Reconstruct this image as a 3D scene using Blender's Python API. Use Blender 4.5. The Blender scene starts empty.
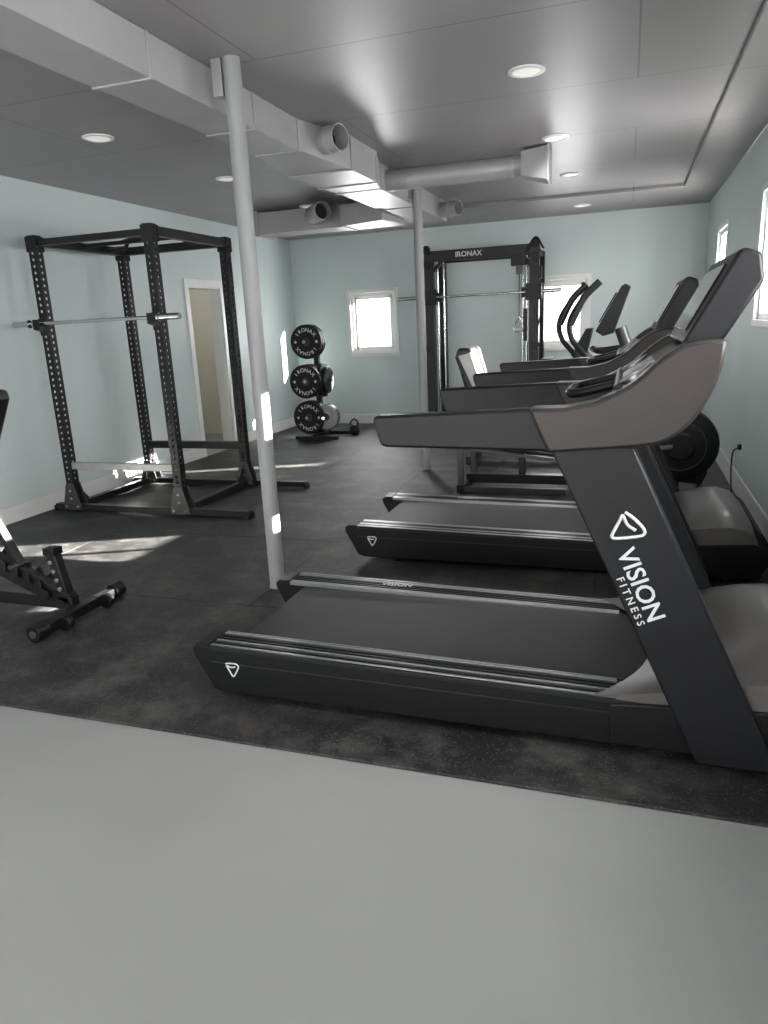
import bpy, bmesh, math, random
from mathutils import Vector, Matrix, Quaternion
random.seed(3)
S=bpy.context.scene
try:
    S.view_settings.view_transform='Standard'
except Exception: pass
COL=bpy.context.collection
V=Vector
def lin(c):
    return tuple(((x/255)/12.92 if x/255<=.04045 else ((x/255+.055)/1.055)**2.4) for x in c)+(1,)
MATS={}
def mat(name,rgb,rough=.5,metal=0,ns=0,na=.15,bump=0,bs=60,coat=0,spec=.5,em=None,es=0):
    m=bpy.data.materials.new(name);m.use_nodes=True;nt=m.node_tree;b=nt.nodes['Principled BSDF']
    c=lin(rgb);b.inputs['Base Color'].default_value=c;b.inputs['Roughness'].default_value=rough;b.inputs['Metallic'].default_value=metal
    b.inputs['Specular IOR Level'].default_value=spec
    if coat: b.inputs['Coat Weight'].default_value=coat
    tc=nt.nodes.new('ShaderNodeTexCoord')
    if ns:
        n=nt.nodes.new('ShaderNodeTexNoise');n.inputs['Scale'].default_value=ns;n.inputs['Detail'].default_value=6
        nt.links.new(tc.outputs['Object'],n.inputs['Vector'])
        r=nt.nodes.new('ShaderNodeValToRGB');r.color_ramp.elements[0].position=.3;r.color_ramp.elements[1].position=.7
        r.color_ramp.elements[0].color=tuple(x*(1-na) for x in c[:3])+(1,);r.color_ramp.elements[1].color=tuple(min(1,x*(1+na)) for x in c[:3])+(1,)
        nt.links.new(n.outputs['Fac'],r.inputs[0]);nt.links.new(r.outputs[0],b.inputs['Base Color'])
    if bump:
        n2=nt.nodes.new('ShaderNodeTexNoise');n2.inputs['Scale'].default_value=bs;n2.inputs['Detail'].default_value=3
        nt.links.new(tc.outputs['Object'],n2.inputs['Vector'])
        bp=nt.nodes.new('ShaderNodeBump');bp.inputs['Strength'].default_value=bump;bp.inputs['Distance'].default_value=.01
        nt.links.new(n2.outputs['Fac'],bp.inputs['Height']);nt.links.new(bp.outputs[0],b.inputs['Normal'])
    if em: b.inputs['Emission Color'].default_value=lin(em);b.inputs['Emission Strength'].default_value=es
    MATS[name]=m;return m
M_wall=mat('mint_paint',(193,205,205),.5,ns=1.2,na=.03,bump=.05,bs=90)
M_trim=mat('white_trim',(218,219,218),.4,ns=3,na=.03)
M_floor=mat('grey_floor_paint',(145,146,145),.40,ns=1.3,na=.07,bump=.06,bs=7)
M_ceil=mat('grey_ceiling_paint',(130,127,129),.38,ns=1.5,na=.05,bump=.16,bs=1.3)
M_pole=mat('grey_column_paint',(136,137,139),.4,ns=4,na=.05,bump=.05,bs=30)
M_duct=mat('painted_duct_metal',(152,151,153),.42,metal=.1,ns=3,na=.06,bump=.08,bs=5)
M_rub=mat('black_rubber_mat',(32,32,34),.52,ns=.9,na=.2,bump=.35,bs=220,spec=.35)
M_blk=mat('black_plastic',(16,17,19),.38,ns=20,na=.08,bump=.05,bs=400,spec=.25)
M_blk2=mat('charcoal_plastic',(21,22,25),.44,ns=20,na=.08,bump=.08,bs=400,spec=.24)
M_shroud=mat('warm_grey_plastic',(47,43,42),.38,ns=10,na=.05,spec=.25)
M_hood=mat('silver_grey_plastic',(84,81,80),.30,ns=8,na=.05)
M_alu=mat('brushed_aluminium',(175,177,180),.28,metal=.9,ns=30,na=.08)
M_chrome=mat('chrome_steel',(195,197,200),.16,metal=1,ns=30,na=.05)
M_rail=mat('ribbed_rail_black',(34,35,37),.3,metal=.4,ns=20,na=.06)
M_belt=mat('running_belt',(26,26,28),.48,ns=60,na=.12,bump=.3,bs=300,spec=.35)
M_steel=mat('black_powdercoat',(22,22,24),.38,metal=.1,ns=20,na=.1,bump=.06,bs=300,spec=.35)
M_steel2=mat('grey_powdercoat',(66,66,66),.4,metal=.4,ns=20,na=.08)
M_white=mat('white_lettering',(205,207,210),.45,ns=20,na=.02)
M_plate=mat('bumper_rubber',(20,21,23),.5,ns=30,na=.1,spec=.3)
M_pad=mat('black_vinyl',(20,20,22),.45,ns=20,na=.1,bump=.1,bs=200)
M_padg=mat('grey_vinyl',(190,190,188),.5,ns=12,na=.05)
M_iron=mat('grey_iron',(150,150,150),.4,metal=.4,ns=20,na=.08)
M_screen=mat('dark_screen_glass',(12,13,15),.12,ns=5,na=.05)
M_yel=mat('pale_cream_paint',(206,205,195),.6,ns=2,na=.04)
M_can=mat('recessed_lens',(225,225,220),.4,ns=5,na=.02,em=(255,250,240),es=.4)
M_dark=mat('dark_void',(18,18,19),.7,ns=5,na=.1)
M_leaf=mat('dry_leaf',(196,186,160),.7,ns=50,na=.2)
# rubber: add dusty smudges + flecks
nt=M_rub.node_tree;b=nt.nodes['Principled BSDF'];tc=[n for n in nt.nodes if n.type=='TEX_COORD'][0]
src=b.inputs['Base Color'].links[0].from_socket
n=nt.nodes.new('ShaderNodeTexNoise');n.inputs['Scale'].default_value=3.0;n.inputs['Detail'].default_value=9;n.inputs['Roughness'].default_value=.75;nt.links.new(tc.outputs['Object'],n.inputs['Vector'])
r=nt.nodes.new('ShaderNodeValToRGB');r.color_ramp.elements[0].position=.48;r.color_ramp.elements[1].position=.68
r.color_ramp.elements[0].color=(0,0,0,1);r.color_ramp.elements[1].color=(.6,.6,.6,1);nt.links.new(n.outputs['Fac'],r.inputs[0])
mx=nt.nodes.new('ShaderNodeMix');mx.data_type='RGBA';nt.links.new(r.outputs[0],mx.inputs['Factor']);nt.links.new(src,mx.inputs['A']);mx.inputs['B'].default_value=lin((98,96,93))
n3=nt.nodes.new('ShaderNodeTexNoise');n3.inputs['Scale'].default_value=120;nt.links.new(tc.outputs['Object'],n3.inputs['Vector'])
r3=nt.nodes.new('ShaderNodeValToRGB');r3.color_ramp.elements[0].position=.61;r3.color_ramp.elements[1].position=.69
r3.color_ramp.elements[0].color=(0,0,0,1);r3.color_ramp.elements[1].color=(.5,.5,.5,1);nt.links.new(n3.outputs['Fac'],r3.inputs[0])
mx2=nt.nodes.new('ShaderNodeMix');mx2.data_type='RGBA';nt.links.new(r3.outputs[0],mx2.inputs['Factor']);nt.links.new(mx.outputs['Result'],mx2.inputs['A']);mx2.inputs['B'].default_value=lin((112,112,110))
nt.links.new(mx2.outputs['Result'],b.inputs['Base Color'])
# ceiling panel seams
nt=M_ceil.node_tree;b=nt.nodes['Principled BSDF'];tc=[n for n in nt.nodes if n.type=='TEX_COORD'][0]
src=b.inputs['Base Color'].links[0].from_socket
br=nt.nodes.new('ShaderNodeTexBrick');br.inputs['Scale'].default_value=1;br.inputs['Mortar Size'].default_value=.006;br.inputs['Mortar Smooth'].default_value=.3
br.inputs['Brick Width'].default_value=3.66;br.inputs['Row Height'].default_value=1.22
nt.links.new(tc.outputs['Object'],br.inputs['Vector'])
mx=nt.nodes.new('ShaderNodeMix');mx.data_type='RGBA';nt.links.new(br.outputs['Fac'],mx.inputs['Factor']);nt.links.new(src,mx.inputs['A']);mx.inputs['B'].default_value=lin((96,94,95));nt.links.new(mx.outputs['Result'],b.inputs['Base Color'])
# painted floor: faint scuffs and specks
nt=M_floor.node_tree;b=nt.nodes['Principled BSDF'];tc=[n for n in nt.nodes if n.type=='TEX_COORD'][0]
src=b.inputs['Base Color'].links[0].from_socket
n3=nt.nodes.new('ShaderNodeTexNoise');n3.inputs['Scale'].default_value=14;n3.inputs['Detail'].default_value=12;n3.inputs['Roughness'].default_value=.85;nt.links.new(tc.outputs['Object'],n3.inputs['Vector'])
r3=nt.nodes.new('ShaderNodeValToRGB');r3.color_ramp.elements[0].position=.60;r3.color_ramp.elements[1].position=.72
r3.color_ramp.elements[0].color=(0,0,0,1);r3.color_ramp.elements[1].color=(.45,.45,.45,1);nt.links.new(n3.outputs['Fac'],r3.inputs[0])
mx2=nt.nodes.new('ShaderNodeMix');mx2.data_type='RGBA';nt.links.new(r3.outputs[0],mx2.inputs['Factor']);nt.links.new(src,mx2.inputs['A']);mx2.inputs['B'].default_value=lin((112,111,108))
nt.links.new(mx2.outputs['Result'],b.inputs['Base Color'])

class B:
    def __init__(s): s.bm=bmesh.new();s.mats=[]
    def mi(s,m):
        if m not in s.mats: s.mats.append(m)
        return s.mats.index(m)
    def face(s,vs,m,sm=False):
        try:
            f=s.bm.faces.new(vs);f.material_index=s.mi(m);f.smooth=sm;return f
        except ValueError: return None
    def hexa(s,p,m):
        v=[s.bm.verts.new(q) for q in p]
        for idx in ((0,3,2,1),(4,5,6,7),(0,1,5,4),(1,2,6,5),(2,3,7,6),(3,0,4,7)): s.face([v[i] for i in idx],m)
    def box(s,c,d,m,rot=None):
        h=[x/2 for x in d];p=[]
        for z in (-1,1):
            for (x,y) in ((-1,-1),(1,-1),(1,1),(-1,1)):
                q=V((x*h[0],y*h[1],z*h[2]))
                if rot: q=rot@q
                p.append(q+V(c))
        s.hexa(p,m)
    def bx(s,x0,x1,y0,y1,z0,z1,m): s.box(((x0+x1)/2,(y0+y1)/2,(z0+z1)/2),(x1-x0,y1-y0,z1-z0),m)
    def beam(s,a,b,w,h,m,up=(0,0,1)):
        a=V(a);b=V(b);d=(b-a).normalized();u=V(up)
        if abs(d.dot(u))>.99:u=V((0,1,0))
        r=d.cross(u).normalized();u=r.cross(d)
        p=[]
        for q in (a,b):
            for (i,j) in ((-1,-1),(1,-1),(1,1),(-1,1)): p.append(q+r*(i*w/2)+u*(j*h/2))
        s.hexa(p,m)
    def prism(s,pts,y0,y1,m,axis='y',y0b=None):
        def P(a,b,t): return (a,t,b) if axis=='y' else ((t,a,b) if axis=='x' else (a,b,t))
        A=[s.bm.verts.new(P(a,b,y0)) for a,b in pts];C=[s.bm.verts.new(P(a,b,y1)) for a,b in pts]
        n=len(pts);s.face(A,m);s.face(C[::-1],m)
        for i in range(n): s.face([A[i],C[i],C[(i+1)%n],A[(i+1)%n]],m)
    def tube(s,path,r,m,n=12,flat=1.0,cap=True,up=None):
        path=[V(p) for p in path];k=len(path)
        rs=r if isinstance(r,(list,tuple)) else [r]*k
        t0=(path[1]-path[0]).normalized();u=V(up) if up else (V((0,0,1)) if abs(t0.z)<.9 else V((0,1,0)))
        u=(u-t0*u.dot(t0)).normalized();rings=[];pt=t0
        for i,p in enumerate(path):
            t=(path[min(i+1,k-1)]-path[max(i-1,0)]).normalized()
            q=pt.rotation_difference(t);u=q@u;u=(u-t*u.dot(t)).normalized();pt=t;w=t.cross(u)
            rings.append([s.bm.verts.new(p+(u*math.cos(2*math.pi*j/n)*flat+w*math.sin(2*math.pi*j/n))*rs[i]) for j in range(n)])
        for i in range(k-1):
            for j in range(n): s.face([rings[i][j],rings[i][(j+1)%n],rings[i+1][(j+1)%n],rings[i+1][j]],m,True)
        if cap: s.face(rings[0][::-1],m);s.face(rings[-1],m)
    def cyl(s,a,b,r,m,n=20,r2=None): s.tube([a,b],[r,r if r2 is None else r2],m,n)
    def lathe(s,o,ax,prof,m,n=40):
        o=V(o);ax=V(ax).normalized();u=V((0,0,1)) if abs(ax.z)<.9 else V((1,0,0));u=(u-ax*u.dot(ax)).normalized();w=ax.cross(u);R=[]
        for (r,t) in prof:
            if r<1e-5: R.append([s.bm.verts.new(o+ax*t)])
            else: R.append([s.bm.verts.new(o+ax*t+(u*math.cos(2*math.pi*j/n)+w*math.sin(2*math.pi*j/n))*r) for j in range(n)])
        for i in range(len(R)-1):
            a,c=R[i],R[i+1]
            for j in range(n):
                k=(j+1)%n
                if len(a)==1 and len(c)==1: continue
                if len(a)==1: s.face([a[0],c[j],c[k]],m,True)
                elif len(c)==1: s.face([a[j],a[k],c[0]],m,True)
                else: s.face([a[j],a[k],c[k],c[j]],m,True)
    def text(s,txt,M,size,m,ext=.0008,align='CENTER',shear=0):
        c=bpy.data.curves.new('tx','FONT');c.body=txt;c.size=size;c.extrude=ext;c.align_x=align;c.align_y='CENTER';c.resolution_u=3;c.offset=size*.012
        o=bpy.data.objects.new('tx',c);COL.objects.link(o);bpy.context.view_layer.update()
        me=bpy.data.meshes.new_from_object(o.evaluated_get(bpy.context.evaluated_depsgraph_get()))
        me.transform(M);k=s.mi(m)
        n0=len(s.bm.faces);s.bm.from_mesh(me);s.bm.faces.ensure_lookup_table()
        for f in s.bm.faces[n0:]: f.material_index=k
        bpy.data.objects.remove(o);bpy.data.meshes.remove(me);bpy.data.curves.remove(c)
    def perf(s,cx,cy,w,z0,z1,m,pitch=.05,hr=.013):
        h=w/2
        for (n,t) in (((0,-1),(1,0)),((1,0),(0,1)),((0,1),(-1,0)),((-1,0),(0,-1))):
            k=int((z1-z0)/pitch);
            for i in range(k):
                zc=z0+(i+.5)*(z1-z0)/k;hz=(z1-z0)/k/2
                sq=[(h,0),(h,hz),(0,hz),(-h,hz),(-h,0),(-h,-hz),(0,-hz),(h,-hz)]
                O=[];I=[];J=[]
                for q,(a,b_) in enumerate(sq):
                    an=q*math.pi/4
                    O.append(s.bm.verts.new((cx+n[0]*h+t[0]*a,cy+n[1]*h+t[1]*a,zc+b_)))
                    ca,sa=math.cos(an)*hr,math.sin(an)*hr
                    I.append(s.bm.verts.new((cx+n[0]*h+t[0]*ca,cy+n[1]*h+t[1]*ca,zc+sa)))
                    J.append(s.bm.verts.new((cx+n[0]*(h-.004)+t[0]*ca,cy+n[1]*(h-.004)+t[1]*ca,zc+sa)))
                for q in range(8):
                    e=(q+1)%8
                    s.face([O[q],O[e],I[e],I[q]],m);s.face([I[q],I[e],J[e],J[q]],m)
        s.box((cx,cy,z1+.004),(w,w,.008),m)
    def done(s,name,parent=None,bevel=0,world=True,smooth=35,recalc=True):
        if recalc: bmesh.ops.recalc_face_normals(s.bm,faces=s.bm.faces)
        me=bpy.data.meshes.new(name);s.bm.to_mesh(me);s.bm.free()
        for m in s.mats: me.materials.append(m)
        if smooth:
            for p in me.polygons:p.use_smooth=True
            me.set_sharp_from_angle(angle=math.radians(smooth))
        o=bpy.data.objects.new(name,me);COL.objects.link(o)
        if bevel:
            md=o.modifiers.new('bevel','BEVEL');md.width=bevel;md.segments=2;md.limit_method='ANGLE';md.angle_limit=math.radians(40);md.harden_normals=False
        if parent:
            o.parent=parent
            if world: o.matrix_parent_inverse=Matrix.Translation(-parent.location)
        return o
def root(name,loc):
    o=bpy.data.objects.new(name,None);o.empty_display_size=.1;o.location=loc;COL.objects.link(o);return o
def cr(pts,n=8):
    P=[V(p) for p in pts];P=[P[0]*2-P[1]]+P+[P[-1]*2-P[-2]];out=[]
    for i in range(1,len(P)-2):
        for k in range(n):
            t=k/n;a,b_,c,d=P[i-1],P[i],P[i+1],P[i+2]
            out.append(.5*((2*b_)+(c-a)*t+(2*a-5*b_+4*c-d)*t*t+(-a+3*b_-3*c+d)*t**3))
    out.append(P[-2]);return out
def cr2(pts,n=6): return [(p.x,p.y) for p in cr([(a,b,0) for a,b in pts],n)]

# ---------------- ROOM ----------------
XL,XR,YB,YF,H=-4.9,.91,10.43,-3.2,2.81
FL=0.0
def wall(name,axis,pos,thick,a0,a1,z0,z1,ops,m=M_wall):
    w=B();p0,p1=sorted((pos,pos+thick))
    def add(u0,u1,c0,c1):
        if u1-u0<1e-4 or c1-c0<1e-4:return
        if axis=='x': w.bx(p0,p1,u0,u1,c0,c1,m)
        else: w.bx(u0,u1,p0,p1,c0,c1,m)
    cur=a0
    for (u0,u1,c0,c1) in sorted(ops):
        add(cur,u0,z0,z1);add(u0,u1,z0,c0);add(u0,u1,c1,z1);cur=u1
    add(cur,a1,z0,z1);return w.done(name,smooth=0)
RW=[(8.26,9.09,1.40,2.30),(5.42,6.22,1.40,2.30),(4.5,4.85,1.30,2.20),(1.5,2.4,1.4,2.3),(-1.3,-.4,1.4,2.3)]  # narrow opening is unseen, added and sized to throw a sun stripe on the column
BW=[(-3.97,-3.27,1.08,1.95),(-1.21,-.54,1.07,1.97)]
wall('wall_right','x',XR,.16,YF,YB+.15,0,H,RW)
wall('wall_back','y',YB,.15,XL-.15,XR,0,H,BW)
DY0,DY1,DH=7.56,8.26,2.03
wall('wall_left','x',XL,-.15,YF,YB,0,H,[(DY0,DY1,0,DH)])
wall('wall_front','y',YF,-.15,XL-.15,XR+.16,0,H,[(-4.2,.3,0,2.35)])
w=B();w.bx(-9,3,YF-3,YB+2,-.12,0,M_floor);w.done('floor',smooth=0)
w=B();w.bx(XL-.15,XR+.16,YF-.15,YB+.15,H,H+.12,M_ceil);w.done('ceiling',smooth=0)
w=B();w.bx(.52,XR,YF,YB,H-.035,H,M_ceil);w.bx(-4.9,.52,8.9,YB,H-.035,H,M_ceil);w.done('trim_ceiling_border',bevel=.004)
# side room behind doorway
w=B();w.bx(-6.9,-6.8,6.6,9.4,0,2.5,M_yel);w.bx(-6.9,-5.05,6.5,6.6,0,2.5,M_yel);w.bx(-6.9,-5.05,9.4,9.5,0,2.5,M_yel);w.bx(-6.9,-5.05,6.5,9.5,2.5,2.6,M_yel);w.done('wall_side_room',smooth=0)
w=B()
for (a,c,z0,z1) in ((DY0-.08,DY0,0,DH+.08),(DY1,DY1+.08,0,DH+.08),(DY0,DY1,DH,DH+.08)):
    w.bx(XL,XL+.018,a,c,z0,z1,M_trim)
w.bx(XL-.15,XL,DY0,DY0+.02,0,DH,M_trim);w.bx(XL-.15,XL,DY1-.02,DY1,0,DH,M_trim);w.bx(XL-.15,XL,DY0,DY1,DH-.02,DH,M_trim)
w.done('trim_1',bevel=.003)
w=B();w.bx(XR-.016,XR,YF,YB,0,.17,M_trim);w.done('baseboard_right',bevel=.004)
w=B();w.bx(XL,XR-.016,YB-.016,YB,0,.15,M_trim);w.done('baseboard_back',bevel=.004)
w=B();w.bx(XL,XL+.016,YF,DY0-.08,0,.15,M_trim);w.bx(XL,XL+.016,DY1+.08,YB-.016,0,.15,M_trim);w.done('baseboard_left',bevel=.004)
M_glass=bpy.data.materials.new('window_glass');M_glass.use_nodes=True;nt=M_glass.node_tree;nt.nodes.clear()
o_=nt.nodes.new('ShaderNodeOutputMaterial');t_=nt.nodes.new('ShaderNodeBsdfTransparent');g_=nt.nodes.new('ShaderNodeBsdfGlossy');g_.inputs['Roughness'].default_value=.03
mxs=nt.nodes.new('ShaderNodeMixShader');mxs.inputs[0].default_value=.06;nt.links.new(t_.outputs[0],mxs.inputs[1]);nt.links.new(g_.outputs[0],mxs.inputs[2]);nt.links.new(mxs.outputs[0],o_.inputs[0])
k=0
for (a,c,z0,z1) in RW:
    k+=1;w=B();x0,x1=XR-.012,XR+.10;f=.045
    w.bx(x0-.0,XR,a-.05,a,z0-.05,z1+.05,M_trim);w.bx(x0,XR,c,c+.05,z0-.05,z1+.05,M_trim);w.bx(x0,XR,a,c,z1,z1+.05,M_trim);w.bx(x0-.01,XR,a,c,z0-.05,z0,M_trim)
    w.bx(XR+.02,x1,a,a+f,z0,z1,M_trim);w.bx(XR+.02,x1,c-f,c,z0,z1,M_trim);w.bx(XR+.02,x1,a+f,c-f,z1-f,z1,M_trim);w.bx(XR+.02,x1,a+f,c-f,z0,z0+f,M_trim)
    if c-a>.5: w.bx(XR+.03,XR+.09,(a+c)/2-.02,(a+c)/2+.02,z0+f,z1-f,M_trim)
    w.bx(XR+.055,XR+.06,a+f,c-f,z0+f,z1-f,M_glass)
    w.done('window_%d'%k,bevel=.003)
for (a,c,z0,z1) in BW:
    k+=1;w=B();f=.05
    w.bx(a-.05,a,YB-.012,YB,z0-.05,z1+.05,M_trim);w.bx(c,c+.05,YB-.012,YB,z0-.05,z1+.05,M_trim);w.bx(a,c,YB-.012,YB,z1,z1+.05,M_trim);w.bx(a,c,YB-.02,YB,z0-.05,z0,M_trim)
    w.bx(a,a+f,YB+.02,YB+.1,z0,z1,M_trim);w.bx(c-f,c,YB+.02,YB+.1,z0,z1,M_trim);w.bx(a+f,c-f,YB+.02,YB+.1,z1-f,z1,M_trim);w.bx(a+f,c-f,YB+.02,YB+.1,z0,z0+f,M_trim)
    x0,x1,q0,q1=a+f+.0,c-f,z0+f,z1-f;g=.04
    w.bx(x0,x0+g,YB+.04,YB+.085,q0,q1,M_trim);w.bx(x1-g,x1,YB+.04,YB+.085,q0,q1,M_trim);w.bx(x0,x1,YB+.04,YB+.085,q1-g,q1,M_trim);w.bx(x0,x1,YB+.04,YB+.085,q0,q0+g,M_trim)
    w.bx(x0+g,x1-g,YB+.055,YB+.06,q0+g,q1-g,M_glass)
    w.done('window_%d'%k,bevel=.003)
# rubber mats (tiles)
w=B();T=.012;ys=[2.05,3.27,4.49,5.71,6.93,8.15,9.37,YB-.02];row=0
for i in range(len(ys)-1):
    xs=[XL+.02];x=XL+.02+(1.1 if row%2 else 1.83)
    while x<XR-.1: xs.append(x);x+=1.83
    xs.append(XR-.02);row+=1
    for j in range(len(xs)-1): w.bx(xs[j]+.0015,xs[j+1]-.0015,ys[i]+.0015,ys[i+1]-.0015,0.0005,T,M_rub)
w.done('rubber_floor_mat',bevel=.002)
# recessed lights
rl=[(-.585,4.46),(-.58,6.11),(-.58,7.71),(-.585,9.62),(-3.465,4.47),(-3.46,7.93),(-3.43,6.12),(-.585,1.5),(-3.46,1.5)]
for (x,y) in rl:
    z=H-.035 if y>8.9 else H
    w=B();w.lathe((x,y,z-.0005),(0,0,-1),[(.105,0),(.102,.008),(.08,.012),(.078,.006)],M_trim,32);w.lathe((x,y,z-.001),(0,0,-1),[(.079,.005),(0,.005)],M_can,32);w.done('recessed_light')
# columns
for (x,y) in ((-1.925,3.58),(-1.95,7.06)):
    w=B();w.cyl((x,y,T),(x,y,H),.045,M_pole,32);w.cyl((x,y,T),(x,y,T+.006),.05,M_pole,32)
    w.bx(x-.10,x-.045,y-.03,y+.03,H-.17,H,M_pole);w.done('support_column',bevel=.001)
# ducts
R=root('air_duct',(-2.25,4,H))
w=B();w.bx(-2.40,-2.09,YF+.02,4.7,2.62,H-.001,M_duct)
A=[(-2.40,4.7,2.62),(-2.09,4.7,2.62),(-2.09,4.7,H-.001),(-2.40,4.7,H-.001)];C=[(-2.42,5.25,2.58),(-1.93,5.25,2.58),(-1.93,5.25,H-.001),(-2.42,5.25,H-.001)]
w.hexa([A[0],A[1],C[1],C[0],A[3],A[2],C[2],C[3]],M_duct)
w.bx(-2.42,-1.93,5.25,5.8,2.58,H-.001,M_duct)
A=[(-2.42,5.8,2.58),(-1.93,5.8,2.58),(-1.93,5.8,H-.001),(-2.42,5.8,H-.001)];C=[(-2.42,6.2,2.6),(-2.03,6.2,2.6),(-2.03,6.2,H-.001),(-2.42,6.2,H-.001)]
w.hexa([A[0],A[1],C[1],C[0],A[3],A[2],C[2],C[3]],M_duct)
w.bx(-2.42,-2.03,6.2,8.6,2.6,H-.001,M_duct)
w.done('main_trunk',R,bevel=.003)
w=B()
for y in (-1.0,.6,2.0,3.12,4.1,4.7):
    w.bx(-2.408,-2.082,y-.012,y+.012,2.612,H-.001,M_duct)
for y in (5.25,5.8): w.bx(-2.428,-1.922,y-.012,y+.012,2.572,H-.001,M_duct)
for y in (6.2,7.3): w.bx(-2.428,-2.022,y-.012,y+.012,2.592,H-.001,M_duct)
w.done('seam_flange',R,bevel=.002)
def stub(w,a,b,r,m=M_duct):
    a=V(a);b=V(b);d=(b-a).normalized();L=(b-a).length
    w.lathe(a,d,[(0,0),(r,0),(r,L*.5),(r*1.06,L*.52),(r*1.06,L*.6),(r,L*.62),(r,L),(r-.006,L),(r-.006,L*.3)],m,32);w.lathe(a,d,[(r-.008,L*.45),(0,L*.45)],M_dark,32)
w=B();stub(w,(-2.07,4.98,2.715),(-1.87,4.90,2.715),.085);w.done('round_takeoff',R)
w=B()
w.tube([(-2.1,6.4,2.69),(-1.7,6.4,2.69),(-.85,6.4,2.69)],.085,M_duct,28)
for x in (-1.85,-1.35,-.95): w.tube([(x-.02,6.4,2.69),(x+.02,6.4,2.69)],.09,M_duct,28)
w.hexa([(-.87,6.3,2.60),(-.66,6.27,2.55),(-.66,6.53,2.55),(-.87,6.5,2.60),(-.87,6.3,2.78),(-.66,6.27,2.80),(-.66,6.53,2.80),(-.87,6.5,2.78)],M_duct)
w.bx(-.66,-.645,6.26,6.54,2.54,2.805,M_duct)
w.done('branch_right',R,bevel=.002)
w=B();w.bx(-4.05,-2.42,7.85,8.2,2.55,2.78,M_duct);w.bx(-4.1,-4.05,7.83,8.22,2.53,2.80,M_duct);w.bx(-3.0,-2.98,7.84,8.21,2.54,2.79,M_duct)
w.hexa([(-2.95,7.6,2.52),(-2.42,7.4,2.52),(-2.42,7.85,2.55),(-2.95,7.85,2.55),(-2.95,7.6,2.72),(-2.42,7.4,2.75),(-2.42,7.85,2.78),(-2.95,7.85,2.78)],M_duct)
w.done('branch_left',R,bevel=.003)
w=B();w.tube(cr([(-3.35,7.9,2.68),(-3.33,7.72,2.68),(-3.2,7.58,2.68)],6),.085,M_duct,28);stub(w,(-3.22,7.6,2.68),(-3.1,7.48,2.68),.09);w.done('round_elbow',R)
w=B();stub(w,(-2.05,8.3,2.68),(-1.8,8.2,2.68),.08);w.done('round_stub',R)

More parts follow.
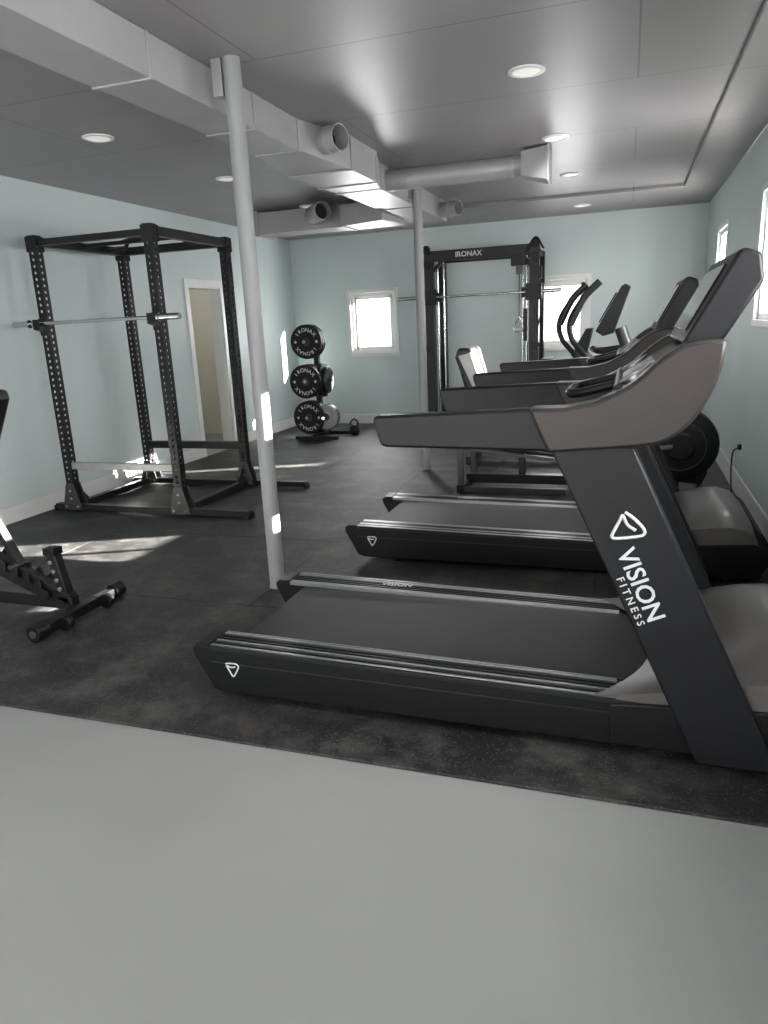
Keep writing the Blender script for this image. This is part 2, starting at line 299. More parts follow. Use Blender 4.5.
# ---------------- TREADMILL ----------------
def logo(w,c,d,u,s,m):
    c=V(c);d=V(d).normalized();u=V(u).normalized();nrm=d.cross(u)
    path=[(-.5,.40),(-.1,.46),(.32,.44),(.48,.30),(.38,.02),(.12,-.42),(0,-.5),(-.1,-.40),(-.36,.1),(-.44,.27),(-.1,.16),(.22,.22)]
    pts=cr([c+d*(a*s)+u*(b_*s)+nrm*.0005 for a,b_ in path],5)
    w.tube(pts,s*.055,m,6,flat=1)
def treadmill(loc):
    R=root('treadmill',loc)
    kw=dict(parent=R,world=False)
    W=.92
    for (nm,y0,y1,s) in (('side_rail_near',0,.15,1),('side_rail_far',W-.15,W,-1)):
        w=B()
        prof=[(-1.685,.222),(-1.68,.19),(-1.60,.040),(-1.56,.030),(.62,.030),(.62,.20),(.10,.200),(-1.62,.232),(-1.67,.232)]
        w.prism(prof,y0,y1,M_blk)
        w.done(nm,bevel=.006,**kw)
        w=B()
        def tz(x): return .232-(x+1.62)*.032/1.72
        for i in range(6):
            yy=y0+.018+i*.0228
            mm=M_alu if i in ((0,2,5) if s==1 else (0,4,5)) else M_rail
            w.beam((-1.60,yy,tz(-1.6)+.003),(.0,yy,tz(0)+.003),.012,.007,mm)
        w.beam((-1.60,y0+.004 if s==1 else y1-.004,tz(-1.6)-.004),(.0,y0+.004 if s==1 else y1-.004,tz(0)-.004),.012,.016,M_rail)
        yi=y1-.002 if s==1 else y0+.002
        w.beam((-1.60,yi,tz(-1.6)-.004),(.0,yi,tz(0)-.004),.008,.02,M_alu)
        w.box((-1.635,(y0+y1)/2,.234),(.06,.15,.010),M_blk2)
        yo=y0-.001 if s==1 else y1+.001
        w.beam((-1.60,yo,.165),(.2,yo,.15),.003,.006,M_dark)
        w.done('step_trim'+('_near' if s==1 else '_far'),bevel=.0015,**kw)
    w=B();pr=[(.2,.200),(-1.50,.215)]
    for i in range(9):
        a=math.pi/2+i*math.pi/8;pr.append((-1.50+math.cos(a)*.055,.160+math.sin(a)*.055))
    pr+=[(.2,.10)]
    w.prism(pr,.155,W-.155,M_belt);w.done('running_belt',**kw)
    w=B();w.prism([(-1.47,.10),(-1.47,.06),(.5,.06),(.5,.10)],.15,W-.15,M_blk)
    w.bx(-1.62,-1.565,.15,W-.15,.07,.10,M_blk);w.done('deck_frame',bevel=.004,**kw)
    w=B();ny=14;px=[(-.08,.212),(.02,.232),(.12,.262),(.24,.31),(.36,.352),(.48,.385),(.58,.395),(.66,.37),(.71,.31),(.735,.22),(.735,.05)]
    G=[]
    for i in range(ny+1):
        t=i/ny*2-1;y=W/2+t*(W/2-.005);crown=1-abs(t)**4;row=[]
        for j,(x,z) in enumerate(px):
            back=(.20*(1-abs(t)**2.2))*max(0,1-j/5) 
            zz=.206+(z-.206)*(.62+.38*crown) if z>.206 else z
            row.append(w.bm.verts.new((x+back,y,zz)))
        G.append(row)
    for i in range(ny):
        for j in range(len(px)-1): w.face([G[i][j],G[i+1][j],G[i+1][j+1],G[i][j+1]],M_hood,True)
    for i in (0,ny):
        row=G[i];low=[w.bm.verts.new((v.co.x,v.co.y,.05)) for v in row[:-1]]
        for j in range(len(row)-2): w.face([row[j],row[j+1],low[j+1],low[j]],M_hood)
        w.face([row[-2],row[-1],low[-1]],M_hood)
    w.done('motor_hood',smooth=50,**kw)
    w=B();w.bx(.30,.76,.02,W-.02,.035,.20,M_blk)
    for y0,y1 in ((-.008,.012),(W-.012,W+.008)):
        w.prism([(-.02,.035),(.74,.035),(.77,.10),(.755,.22),(.70,.235),(.40,.215),(.10,.20),(-.02,.19)],y0,y1,M_blk)
    w.prism(cr2([(.70,.06),(.78,.08),(.80,.17),(.765,.26),(.72,.30)],4)+[(.70,.2)],.04,W-.04,M_blk2);w.done('front_bumper',bevel=.006,**kw)
    w=B()
    for x in (-1.35,.1,.6):
        for y in (.07,W-.07):
            w.cyl((x,y,0),(x,y,.02),.028,M_blk,18);w.cyl((x,y,.02),(x,y,.045),.01,M_chrome,10)
    w.done('levelling_foot',**kw)
    for (nm,y0,y1) in (('mast_near',-.035,.035),('mast_far',W-.035,W+.035)):
        w=B();w.prism([(.25,.04),(.262,.018),(.48,.018),(.495,.04),(.46,.13),(.02,1.09),(-.235,1.09)],y0,y1,M_blk2);w.done(nm,bevel=.008,**kw)
    for (nm,y0,y1) in (('handrail_near',-.035,.03),('handrail_far',W-.03,W+.035)):
        w=B();w.prism([(-.815,1.185),(-.825,1.17),(-.80,1.085),(-.78,1.078),(-.24,1.07),(-.20,1.09),(-.24,1.205),(-.29,1.205)],y0,y1,M_blk2);w.done(nm,bevel=.01,**kw)
    prof=[(-.30,1.207),(-.19,1.208)]+cr2([(-.10,1.225),(.00,1.275),(.08,1.345),(.14,1.385),(.20,1.40)],4)+[(.26,1.40)]+cr2([(.255,1.33),(.225,1.24),(.17,1.15),(.10,1.10),(.02,1.085)],4)+[(-.235,1.065),(-.255,1.10)]
    for (nm,y0,y1) in (('shroud_near',-.045,.065),('shroud_far',W-.065,W+.045)):
        w=B();w.prism(prof,y0,y1,M_shroud);w.done(nm,bevel=.012,**kw)
    w=B();w.prism([(-.06,1.20),(-.05,1.235),(.10,1.33),(.20,1.39),(.27,1.39),(.24,1.24),(.14,1.14),(0,1.14)],.06,W-.06,M_shroud);w.done('dash_shroud',bevel=.01,**kw)
    w=B()
    nn=V((-.095*1,0,.15)).normalized()
    for yc in (.20,W-.20):
        c=V((.02,yc,1.282))
        w.lathe(c,nn,[(.06,-.02),(.06,.012),(.052,.014),(.047,.010),(.045,-.01),(0,-.012)],M_alu,28)
    w.box(V((.03,W/2,1.29)),(.12,.22,.014),M_iron,rot=Matrix.Rotation(-math.atan2(.095,.15),3,'Y'))
    w.tube([(-.03,.09,1.25),(-.03,W-.09,1.25)],.018,M_blk,12)
    w.tube(cr([(-.03,.30,1.25),(-.16,.31,1.22),(-.20,.36,1.215),(-.20,W-.36,1.215),(-.16,W-.31,1.22),(-.03,W-.30,1.25)],5),.016,M_blk,12)
    w.done('cup_holder_tray',bevel=.002,**kw)
    w=B();w.prism([(.145,1.385),(.285,1.645),(.30,1.652),(.345,1.635),(.358,1.56),(.25,1.375)],.06,W-.10,M_blk2);w.done('console',bevel=.01,**kw)
    w=B();a=math.atan2(.26,.14);rot=Matrix.Rotation(math.pi/2-a,3,'Y')
    w.box(V((.213,W/2,1.519)),(.006,.56,.22),M_screen,rot=rot)
    w.done('display_screen',bevel=.002,**kw)
    w=B();dn=V((.485,0,-1.05)).normalized();up=V((1.05,0,.485)).normalized();nr=V((0,-1,0))
    C0=V((.075,-.0365,.675))
    def MT(a,b_): 
        c=C0+dn*a+up*b_
        return Matrix((( dn.x,up.x,nr.x,c[0]),(dn.y,up.y,nr.y,c[1]),(dn.z,up.z,nr.z,c[2]),(0,0,0,1)))
    w.text('VISION',MT(.026,-.030),.082,M_white)
    w.text('F I T N E S S',MT(.066,-.079),.034,M_white)
    logo(w,C0+dn*-.165+up*.0,dn*.55+up*.2,up-dn*.2,.095,M_white)
    logo(w,(-1.50,-.0008,.14),(1,0,0),(0,0,1),.06,M_white)
    w.text('VISION',Matrix.Translation((-1.05,W-.075,.231)),.05,M_white)
    w.done('brand_graphics',smooth=0,recalc=False,**kw)
    return R
treadmill((.01,2.32,T))
treadmill((-.01,4.12,T))

# ---------------- ELLIPTICAL ----------------
R=root('elliptical_trainer',(-.3,6.35,T))
w=B();y0,y1=6.02,6.62;yc=.5*(y0+y1)
w.beam((-1.35,yc,.10),(.45,yc,.10),.10,.08,M_steel)
for x in (-1.35,.62): w.beam((x,y0,.055),(x,y1,.055),.07,.07,M_steel)
w.beam((-1.37,6.05,.05),(-.45,6.05,.05),.04,.05,M_steel2)
w.beam((-1.35,6.05,.05),(-1.35,6.05,.42),.05,.05,M_steel2)
w.beam((-1.35,y1,.05),(-1.35,y1,.42),.05,.05,M_steel2)
w.beam((-1.35,6.05,.42),(-1.35,y1,.42),.05,.05,M_steel)
w.beam((-.85,yc,.1),(-.85,yc,.42),.06,.06,M_steel)
for yy in (6.12,6.52):
    w.beam((-1.33,yy,.40),(-.3,yy,.28),.035,.03,M_steel2)
for x in (-1.35,.62):
    for y in (y0+.03,y1-.03): w.cyl((x,y,0.0+T),(x,y,.03),.03,M_blk,14)
w.done('base_frame',R,bevel=.004)
w=B();w.lathe((.44,yc-.13,.42),(0,1,0),[(0,-.02),(.10,-.02),(.12,0),(.24,.005),(.29,.03),(.30,.06),(.30,.20),(.29,.23),(.24,.255),(.12,.26),(.10,.28),(0,.28)],M_blk2,48)
w.lathe((.44,yc-.152,.42),(0,1,0),[(.19,.02),(.195,.014),(.20,.02)],M_steel2,48)
w.prism([(.1,.15),(.62,.10),(.66,.2),(.5,.6),(.2,.78),(.05,.75)],yc-.09,yc+.09,M_blk2)
w.done('drive_cover',R,bevel=.006)
w=B();w.tube(cr([(.22,yc,.6),(.08,yc,1.0),(-.06,yc,1.38)],6),[.05]*13,M_steel2,16);w.done('console_mast',R)
w=B();w.prism([(-.25,1.36),(-.06,1.70),(-.03,1.715),(.01,1.69),(-.11,1.34),(-.19,1.32)],yc-.17,yc+.17,M_blk2)
w.box((-.162,yc,1.54),(.008,.26,.26),M_screen,rot=Matrix.Rotation(math.atan2(.19,.34),3,'Y'));w.done('console',R,bevel=.01)
w=B()
for yy,ph in ((6.04,.0),(6.60,.13)):
    s_=-ph
    w.tube(cr([(-.10+s_*.3,yy,.45),(-.14+s_*.5,yy,.85),(-.30+s_,yy,1.15),(-.42+s_,yy+.01,1.30),(-.44+s_,yy+.02,1.45),(-.34+s_,yy+.02,1.62),(-.22+s_,yy+.01,1.74)],7),.022,M_blk,12)
    w.tube(cr([(-.44+s_,yy+.02,1.42),(-.34+s_,yy+.02,1.62),(-.22+s_,yy+.01,1.74)],5),.028,M_pad,12)
w.tube(cr([(-.02,yc-.22,1.22),(-.2,yc-.22,1.2),(-.28,yc-.1,1.22)],5),.018,M_blk,10);w.tube(cr([(-.02,yc+.22,1.22),(-.2,yc+.22,1.2),(-.28,yc+.1,1.22)],5),.018,M_blk,10)
w.tube([(-.02,yc-.23,1.22),(-.02,yc+.23,1.22)],.018,M_blk,10)
w.done('moving_handle',R)
w=B()
for yy,dz in ((6.13,.0),(6.51,.16)):
    w.tube([(.38,yy,.42+dz*.5),(-.55,yy,.36+dz),(-1.1,yy,.44)],.028,M_steel2,12)
    w.box((-.58,yy,.42+dz),(.38,.15,.03),M_blk);w.bx(-.42,-.39,yy-.075,yy+.075,.42+dz,.50+dz,M_blk);w.bx(-.77,-.40,yy-.078,yy-.066,.42+dz,.46+dz,M_blk)
    w.tube([(-.10,yy+(-.09 if yy<6.3 else .09),.45),(-.3,yy,.40+dz)],.02,M_steel2,10)
w.done('foot_pedal',R,bevel=.003)

# ---------------- RECUMBENT BIKE ----------------
ox=.21
R=root('recumbent_bike',(-1.1,7.6,T));yc=7.6
parts=[]
w=B();w.beam((-1.75,yc,.14),(-.2,yc,.12),.10,.10,M_steel)
for x in (-1.75,-.2): w.beam((x,yc-.3,.06),(x,yc+.3,.06),.07,.08,M_steel);w.cyl((x,yc-.27,T),(x,yc-.27,.03),.03,M_blk);w.cyl((x,yc+.27,T),(x,yc+.27,.03),.03,M_blk)
w.beam((-1.45,yc,.15),(-1.5,yc,.5),.08,.10,M_steel);w.beam((-1.72,yc,.45),(-1.86,yc,.95),.05,.05,M_steel)
parts.append(w.done('frame',R,bevel=.004))
w=B();w.box((-1.45,yc,.56),(.42,.44,.08),M_pad)
w.prism([(-1.62,.60),(-1.72,.62),(-1.90,1.12),(-1.87,1.22),(-1.72,1.22),(-1.56,.66)],yc-.23,yc+.23,M_pad);parts.append(w.done('seat',R,bevel=.03))
w=B();w.box((-1.655,yc-.0,.93),(.03,.38,.50),M_padg,rot=Matrix.Rotation(-.28,3,'Y'));w.prism([(-1.66,.70),(-1.86,1.14),(-1.73,1.17),(-1.58,.72)],yc-.238,yc-.222,M_padg);parts.append(w.done('seat_insert',R,bevel=.005))
w=B();w.lathe((-.45,yc-.12,.42),(0,1,0),[(0,0),(.27,0),(.29,.03),(.29,.21),(.27,.24),(0,.24)],M_blk,40);w.prism([(-.7,.16),(-.2,.16),(-.25,.7),(-.4,.78),(-.6,.6)],yc-.1,yc+.1,M_blk2)
w.tube(cr([(-.4,yc,.7),(-.5,yc,.95),(-.62,yc,1.15)],5),.04,M_steel2,14);w.prism([(-.74,1.10),(-.60,1.36),(-.54,1.36),(-.60,1.08)],yc-.17,yc+.17,M_blk2)
parts.append(w.done('crank_housing',R,bevel=.008))
w=B()
for s_ in (-1,1):
    w.tube(cr([(-1.4,yc+s_*.2,.5),(-1.38,yc+s_*.28,.6),(-1.25,yc+s_*.29,.76),(-1.1,yc+s_*.28,.78)],5),.018,M_blk,10)
    w.tube([(-.45,yc+s_*.1,.42),(-.45,yc+s_*.17,.42),(-.45-s_*.15,yc+s_*.18,.42)],.014,M_steel2,8);w.box((-.45-s_*.15,yc+s_*.24,.42),(.10,.10,.03),M_blk)
w.tube(cr([(-.62,yc-.22,1.0),(-.7,yc-.2,1.06),(-.72,yc,1.08),(-.7,yc+.2,1.06),(-.62,yc+.22,1.0)],5),.016,M_blk,10)
parts.append(w.done('handlebar_and_pedals',R))
for p in parts: p.location.x+=ox

# ---------------- POWER RACK ----------------
R=root('power_rack',(-4.1,5.5,T));xl,xr,yf,yr,zt=-4.61,-3.50,4.97,6.07,2.31
for nm,x,y in (('upright_1',xl,yf),('upright_2',xr,yf),('upright_3',xl,yr),('upright_4',xr,yr)):
    w=B();w.perf(x,y,.076,T+.01,zt,M_steel,pitch=.0508,hr=.0135);w.done(nm,R,smooth=0,recalc=False)
w=B()
for y in (yf,yr):
    w.beam((xl-.2,y,.05),(xr+.64,y,.05),.07,.05,M_steel);w.box((xl-.2,y,.035),(.02,.09,.05),M_blk);w.box((xr+.64,y,.035),(.02,.09,.05),M_blk)
for x in (xl,xr):
    w.beam((x,yf,.055),(x,yr,.055),.06,.06,M_steel);w.beam((x,yf,zt-.04),(x,yr,zt-.04),.07,.07,M_steel)
w.beam((xl,yr,zt-.04),(xr,yr,zt-.04),.07,.07,M_steel);w.beam((xl,yr,.42),(xr,yr,.42),.06,.07,M_steel)
w.beam((xl,yf,.42),(xr,yf,.42),.05,.06,M_iron)
w.done('crossmember',R,bevel=.004)
w=B()
for x in (xl,xr):
    for y in (yf,yr):
        for s_ in (-1,1):
            yy=y+s_*.042
            w.prism([(x-.09,.03),(x+.09,.03),(x+.09,.08),(x+.04,.26),(x-.04,.26),(x-.09,.08)],yy-.004,yy+.004,M_steel2)
            w.prism([(x-.05,zt-.12),(x+.05,zt-.12),(x+.05,zt+.0),(x-.05,zt+.0)],yy-.004,yy+.004,M_steel)
        for (dx,dz) in ((-.06,.06),(.06,.06),(0,.2),(0,.13)): w.cyl((x+dx,y-.055,dz),(x+dx,y-.04,dz),.012,M_alu,6)
    w.prism([(yf+.03,.08),(yf+.18,.08),(yf+.03,.26)],x-.004,x+.004,M_steel,axis='x');w.prism([(yr-.03,.08),(yr-.18,.08),(yr-.03,.26)],x-.004,x+.004,M_steel,axis='x')
w.done('gusset_plate',R,bevel=.001)
w=B()
w.tube(cr([(xl+.04,yr-.25,zt-.05),(xl+.22,yr-.25,zt-.04),(xl+.34,yr-.25,zt+.05),(xr-.34,yr-.25,zt+.05),(xr-.22,yr-.25,zt-.04),(xr-.04,yr-.25,zt-.05)],6),.018,M_steel,12)
w.tube([(xl+.03,yr-.55,zt-.03),(xr-.03,yr-.55,zt-.03)],.017,M_steel,12)
for x in (xl+.40,xl+.52,xr-.52,xr-.40): w.tube([(x,yr-.25,zt+.05),(x,yr-.55,zt-.03)],.015,M_steel,10)
w.beam((xl,yf-.0,zt-.05),(xr,yf-.0,zt-.05),.05,.05,M_steel)
w.done('pull_up_bar',R)
w=B()
for x in (xl,xr):
    w.box((x,yf-.048,1.60),(.07,.016,.14),M_steel);w.prism([(yf-.13,1.58),(yf-.05,1.56),(yf-.05,1.60),(yf-.115,1.61),(yf-.118,1.66),(yf-.13,1.66)],x-.03,x+.03,M_steel,axis='x');w.box((x,yf-.045,1.68),(.05,.014,.05),M_blk)
w.done('j_hook',R,bevel=.002)
R=root('barbell',(-4.05,yf-.085,1.625))
w=B();yb=yf-.086;zb=1.628
w.cyl((-4.75,yb,zb),(-3.42,yb,zb),.0145,M_chrome,16);w.cyl((-4.875,yb,zb),(-4.72,yb,zb),.025,M_chrome,20);w.cyl((-3.45,yb,zb),(-3.26,yb,zb),.025,M_chrome,20)
w.cyl((-4.725,yb,zb),(-4.71,yb,zb),.033,M_chrome,20);w.cyl((-3.46,yb,zb),(-3.445,yb,zb),.033,M_chrome,20);w.done('bar_and_sleeves',R)

# ---------------- PLATE TREE ----------------
R=root('weight_plate_tree',(-3.98,9.15,T));tx,ty=-4.0,9.12
w=B();w.beam((tx,ty,.05),(tx,ty,1.48),.07,.07,M_steel)
for y in (ty-.25,ty+.25): w.beam((tx-.28,y,.035),(tx+.34,y,.035),.06,.045,M_steel)
w.beam((tx,ty-.25,.05),(tx,ty+.25,.05),.06,.05,M_steel)
PL=[(tx-.06,1.31,3),(tx-.09,.79,4),(tx-.10,.30,3)]
for (x,z,n_) in PL:
    w.cyl((x,ty-.26,z),(x,ty,z),.025,M_chrome,16);w.beam((x-.02,ty,z),(tx,ty,z),.06,.06,M_steel)
w.cyl((tx+.14,ty-.26,.30),(tx+.14,ty,.30),.025,M_chrome,16)
w.cyl((tx+.0,ty,.79),(tx+.2,ty,.79),.025,M_chrome,16)
w.done('stand',R,bevel=.002)
def plate(w,x,y,z,r=.225,th=.05,m=M_plate,letters=True):
    w.lathe((x,y,z),(0,-1,0),[(.026,0),(r-.01,0),(r,.008),(r,th-.008),(r-.012,th),(r-.03,th),(r-.034,th-.006),(.10,th-.006),(.095,th),(.055,th),(.05,th-.004),(.026,th-.004),(.026,0)],m,44)
    w.lathe((x,y,z),(0,-1,0),[(.027,th+.001),(.05,th+.001),(.05,th-.004)],M_steel2,30)
    if letters:
        s='IRONAX';
        for half in (0,1):
            for i,ch in enumerate(s):
                a=math.radians(90-(i-2.5)*21)+half*math.pi
                c=V((x+math.cos(a)*r*.68,y-th+.003,z+math.sin(a)*r*.68))
                R_=Matrix.Rotation(math.pi/2,4,'X');M=Matrix.Translation(c)@Matrix.Rotation(-(a-math.pi/2),4,'Y')@R_
                w.text(ch,M,.070,M_white)
            a=half*math.pi
            w.box((x+math.cos(a)*r*.68,y-th+.003,z),(.03,.004,.03),M_white,rot=Matrix.Rotation(.78,3,'Y'))
for k,(x,z,n_) in enumerate(PL):
    w=B()
    for i in range(n_):
        last=i==n_-1
        plate(w,x,ty-.04-i*.055,z,.225,.05,M_plate,last)
    w.done('bumper_plate_%d'%(k+1),R,smooth=30)
w=B()
for i in range(3): plate(w,tx+.14,ty-.04-i*.04,.30,.17,.035,M_iron if i%2==0 else M_steel2,False)
w.lathe((tx+.05,ty,.79),(1,0,0),[(.026,0),(.22,0),(.225,.01),(.225,.05),(.21,.055),(.026,.055)],M_plate,40)
w.lathe((tx+.11,ty,.79),(1,0,0),[(.026,0),(.18,0),(.18,.04),(.17,.05),(.026,.05)],M_plate,40)
w.done('spare_plate',R,smooth=30)
R=root('kettlebell',(-3.62,9.25,T))
w=B()
for (x,y,r) in ((-3.58,9.30,.075),):
    w.lathe((x,y,T),(0,0,1),[(0,0),(r*.6,0),(r*.95,r*.5),(r,r),(r*.8,r*1.6),(r*.4,r*1.9),(0,r*1.95)],M_blk,24)
    w.tube(cr([(x-r*.55,y,r*1.6+T),(x-r*.7,y,r*2.3+T),(x,y,r*2.9+T),(x+r*.7,y,r*2.3+T),(x+r*.55,y,r*1.6+T)],5),.014,M_blk,10)
w.done('bell',R)

# ---------------- SMITH / FUNCTIONAL MACHINE ----------------
R=root('smith_machine',(-1.8,9.8,T));gx0,gx1,gy0,gy1,gz=-2.50,-1.14,9.55,10.25,2.33
w=B()
for x in (gx0,gx1):
    w.bx(x-.06,x+.06,gy0-.05,gy0+.05,T,gz,M_steel);w.bx(x-.05,x+.05,gy1-.05,gy1+.05,T,gz,M_steel)
    w.beam((x,gy0-.25,.05),(x,gy1+.05,.05),.08,.07,M_steel);w.beam((x,gy0,gz-.03),(x,gy1,gz-.03),.07,.07,M_steel)
w.beam((gx0-.06,gy0,gz-.02),(gx1+.06,gy0,gz-.02),.09,.13,M_steel);w.beam((gx0,gy1,gz-.02),(gx1,gy1,gz-.02),.08,.08,M_steel);w.beam((gx0,gy1,.06),(gx1,gy1,.06),.08,.08,M_steel)
w.beam((gx0,gy0,gz-.25),(gx0+.2,gy0,gz-.05),.04,.05,M_steel);w.beam((gx1,gy0,gz-.25),(gx1-.2,gy0,gz-.05),.04,.05,M_steel)
w.done('frame',R,bevel=.006)
w=B();w.text('IRONAX',Matrix.Translation(((gx0+gx1)/2-.15,gy0-.047,gz-.02))@Matrix.Rotation(math.pi/2,4,'X'),.09,M_white);w.done('header_lettering',R,smooth=0,recalc=False)
w=B()
for x in (gx0+.10,gx1-.10): w.cyl((x,gy0+.02,.1),(x,gy0+.02,gz-.08),.016,M_chrome,14)
for x in (gx0+.16,gx1-.16): w.cyl((x,gy0+.12,.1),(x,gy0+.12,gz-.08),.012,M_chrome,14)
w.cyl((gx0-.40,gy0-.08,1.80),(gx1+.30,gy0-.08,1.80),.015,M_chrome,14)
for a,c in ((gx0-.42,gx0-.12),(gx1+.12,gx1+.34)): w.cyl((a,gy0-.08,1.80),(c,gy0-.08,1.80),.024,M_chrome,14)
w.done('guide_rod_and_bar',R)
w=B()
for x in (gx0,gx1):
    s_=1 if x==gx0 else -1
    w.bx(x-.10,x+.10,gy0-.10,gy0-.05,1.70,1.90,M_blk);w.bx(x+s_*.06,x+s_*.16 if s_>0 else x-.06,gy0-.03,gy0+.08,1.74,1.86,M_blk) if s_>0 else w.bx(x-.16,x-.06,gy0-.03,gy0+.08,1.74,1.86,M_blk)
    for z in (gz-.12,gz+.06,1.15,.25): w.lathe((x-.02*s_,gy0-.07,z),(0,1,0),[(0,-.012),(.05,-.012),(.055,-.008),(.045,0),(.055,.008),(.05,.012),(0,.012)],M_blk,24)
    for i in range(18): w.bx(x+(.06 if s_<0 else -.22),x+(.22 if s_<0 else -.06),gy0+.25,gy0+.42,.15+i*.045,.15+i*.045+.04,M_blk)
w.done('pulley_and_weight_stack',R,bevel=.001)
w=B()
x=gx1
w.bx(x-.28,x-.10,gy0-.12,gy0-.02,2.12,2.26,M_blk);w.bx(x-.22,x-.14,gy0-.11,gy0-.05,2.02,2.12,M_steel2)
w.cyl((x-.18,gy0-.08,2.05),(x-.18,gy0-.08,1.52),.005,M_blk,8)
w.tube(cr([(x-.18,gy0-.08,1.52),(x-.25,gy0-.08,1.34),(x-.11,gy0-.08,1.34),(x-.18,gy0-.08,1.52)],5),.009,M_chrome,8);w.tube([(x-.25,gy0-.08,1.34),(x-.11,gy0-.08,1.34)],.016,M_padg,10)
w.tube(cr([(x+.03,gy0-.1,2.1),(x+.10,gy0-.12,1.7),(x+.05,gy0-.11,1.35),(x+.01,gy0-.1,1.6)],6),.008,M_blk,8)
w.tube(cr([(x-.10,gy0-.1,2.28),(x+.02,gy0-.1,2.44),(x+.12,gy0-.1,2.30)],6),.012,M_blk,8)
w.bx(x-.02,x+.10,gy0-.12,gy0-.06,1.95,2.10,M_blk);w.bx(x-.13,x-.08,gy0-.1,gy0-.05,1.2,1.6,M_blk)
w.done('cable_attachment',R,bevel=.002)

# ---------------- WEIGHT BENCH ----------------
R=root('weight_bench',(-3.2,2.92,T));by=2.92
w=B();w.beam((-2.80,by-.30,.055),(-2.80,by+.30,.055),.055,.055,M_steel)
w.beam((-4.1,by-.22,.055),(-4.1,by+.22,.055),.055,.055,M_steel)
w.beam((-4.1,by,.10),(-2.82,by,.10),.06,.07,M_steel)
w.beam((-2.86,by,.09),(-2.92,by,.38),.055,.06,M_steel);w.box((-2.92,by,.39),(.075,.07,.04),M_blk)
w.beam((-2.84,by,.12),(-3.55,by,.42),.06,.06,M_steel)
w.beam((-4.08,by,.1),(-3.75,by,.46),.06,.06,M_steel)
w.beam((-4.05,by,.46),(-3.3,by,.46),.06,.06,M_steel)
w.done('frame',R,bevel=.004)
w=B()
for s_ in (-1,1):
    w.cyl((-2.80,by+s_*.26,.045+T),(-2.80,by+s_*.34,.045+T),.045,M_blk,24);w.cyl((-2.80,by+s_*.335,.057),(-2.80,by+s_*.345,.057),.02,M_steel2,16)
    w.cyl((-2.75,by+s_*.14,.04+T),(-2.75,by+s_*.18,.04+T),.04,M_blk,24)
    w.cyl((-4.1,by+s_*.18,T),(-4.1,by+s_*.18,.04),.03,M_blk,16)
w.done('foot_wheel',R,bevel=.003)
w=B()
for i in range(6):
    x=-3.02-i*.075;z=.215+i*.032
    for s_ in (-1,1): w.prism([(x-.012,z-.06),(x+.03,z-.06),(x+.03,z+.01),(x+.016,z+.03),(x-.012,z-.0)],by+s_*.05-.006,by+s_*.05+.006,M_steel)
for s_ in (-1,1): w.beam((-2.95,by+s_*.05,.14),(-3.52,by+s_*.05,.37),.010,.05,M_steel)
w.cyl((-3.16,by-.08,.30),(-3.16,by+.08,.30),.014,M_steel2,12)
w.beam((-3.16,by,.30),(-3.38,by,.74),.05,.03,M_steel)
for i in range(4): w.cyl((-2.887-.012*i,by-.033,.18+i*.05),(-2.887-.012*i,by+.033,.18+i*.05),.012,M_alu,10)
w.done('ladder_adjuster',R,bevel=.0015)
w=B();w.prism([(-3.62,.48),(-3.55,.46),(-3.16,1.20),(-3.17,1.25),(-3.23,1.25)],by-.14,by+.14,M_pad);w.prism([(-4.0,.49),(-3.66,.49),(-3.66,.56),(-4.0,.56)],by-.14,by+.14,M_pad);w.done('pad',R,bevel=.02)

# outlet + cord
R=root('electrical_outlet',(XR,6.29,.38))
w=B();w.bx(XR-.008,XR,6.25,6.33,.32,.44,M_trim);w.bx(XR-.035,XR-.008,6.27,6.31,.385,.425,M_blk);w.tube(cr([(XR-.03,6.29,.40),(XR-.07,6.27,.36),(XR-.08,6.2,.2),(XR-.10,5.9,.04),(XR-.15,5.5,T+.01),(XR-.2,5.0,T+.01)],7),.006,M_blk,8);w.done('cover_plate_and_cord',R)
R=root('electrical_outlet',(XR,9.34,.4))
w=B();w.bx(XR-.01,XR,9.3,9.38,.34,.46,M_trim);w.done('plate',R)
w=B();w.lathe((.62,1.42,.0005),(0,0,1),[(0,.004),(.012,.003),(.02,.001)],M_leaf,7)
for v in w.bm.verts: v.co.y=1.42+(v.co.y-1.42)*.55
w.done('dried_leaf')

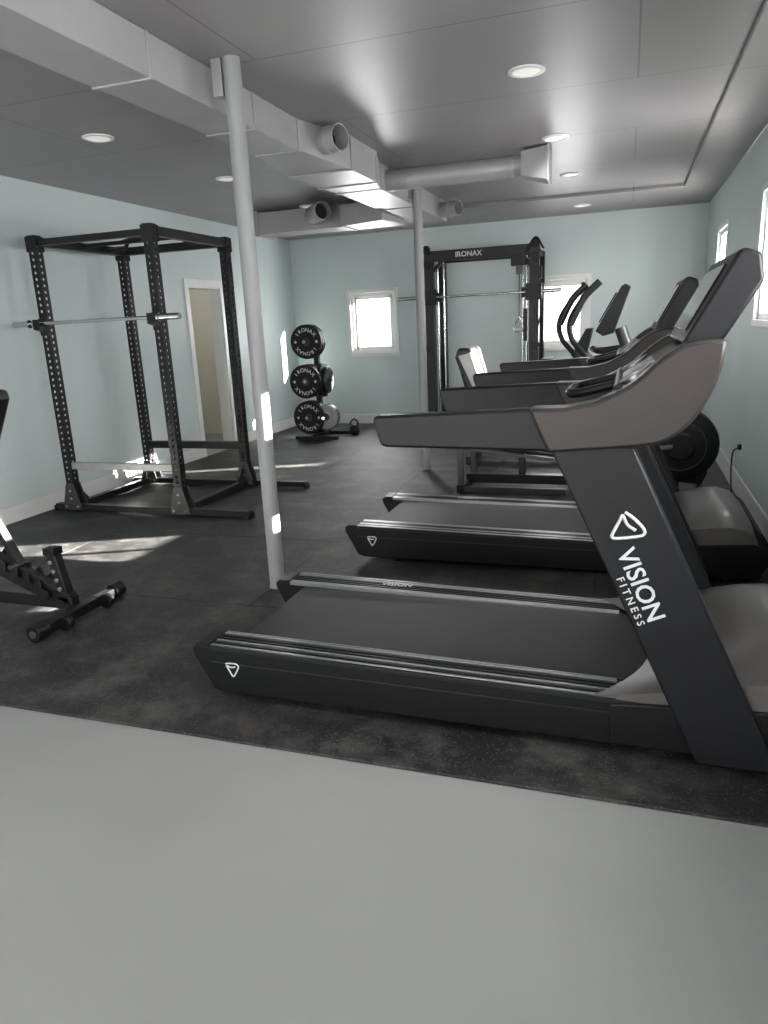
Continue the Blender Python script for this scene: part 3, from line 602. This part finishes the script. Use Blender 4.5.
# ---------------- LIGHTS ----------------
def area(name,loc,d,sx,sy,e,col=(1,1,1)):
    l=bpy.data.lights.new(name,'AREA');l.shape='RECTANGLE';l.size=sx;l.size_y=sy;l.energy=e;l.color=col
    o=bpy.data.objects.new(name,l);COL.objects.link(o);o.location=loc;o.rotation_euler=V(d).to_track_quat('-Z','Y').to_euler();return o
EW=[100,105,40,150,160]
for (a,c,z0,z1),e in zip(RW,EW): area('daylight_window',(XR+.35,(a+c)/2,(z0+z1)/2),(-1,0,0),1.0,1.1,e,(1,.99,.98))
for (a,c,z0,z1),e in zip(BW,(110,40)): area('daylight_window',((a+c)/2,YB+.35,(z0+z1)/2),(0,-1,0),.9,1.1,e,(1,1,1))
area('daylight_doorway',(-1.9,YF-.3,1.25),(0,1,0),4.2,2.2,175,(1,.975,.95))
pl=bpy.data.lights.new('side_room_lamp','POINT');pl.energy=16;pl.color=(1,.96,.88);pl.shadow_soft_size=.2;o=bpy.data.objects.new('side_room_lamp',pl);COL.objects.link(o);o.location=(-6,8.1,2.2)
for (x,y) in rl:
    l=bpy.data.lights.new('downlight','SPOT');l.energy=17;l.spot_size=2.4;l.spot_blend=.8;l.shadow_soft_size=.07;l.color=(1,.96,.9)
    o=bpy.data.objects.new('downlight',l);COL.objects.link(o);o.location=(x,y,H-.06)
sn=bpy.data.lights.new('sun','SUN');sn.energy=170;sn.angle=.009;sn.color=(1,.95,.86);o=bpy.data.objects.new('sun',sn);COL.objects.link(o)
o.rotation_euler=V((-1,-.42,-.348)).to_track_quat('-Z','Y').to_euler();o.location=(4,6,4)
wd=bpy.data.worlds.new('World');S.world=wd;wd.use_nodes=True;bg=wd.node_tree.nodes['Background'];bg.inputs[0].default_value=(.97,.98,1,1);bg.inputs[1].default_value=2.2

# ---------------- CAMERA ----------------
th,ph,ro=.3318,.2585,-.0475
F=V((-math.sin(th)*math.cos(ph),math.cos(th)*math.cos(ph),-math.sin(ph)));Rr=V((math.cos(th),math.sin(th),0));U=Rr.cross(F)
R2=Rr*math.cos(ro)+U*math.sin(ro);U2=U*math.cos(ro)-Rr*math.sin(ro)
cam=bpy.data.cameras.new('camera');cam.sensor_fit='VERTICAL';cam.sensor_height=24;cam.sensor_width=18;cam.lens=712.6/1024*24;cam.clip_start=.05
co=bpy.data.objects.new('camera',cam);COL.objects.link(co)
co.matrix_world=Matrix(((R2.x,U2.x,-F.x,0),(R2.y,U2.y,-F.y,0),(R2.z,U2.z,-F.z,1.5),(0,0,0,1)))
S.camera=co
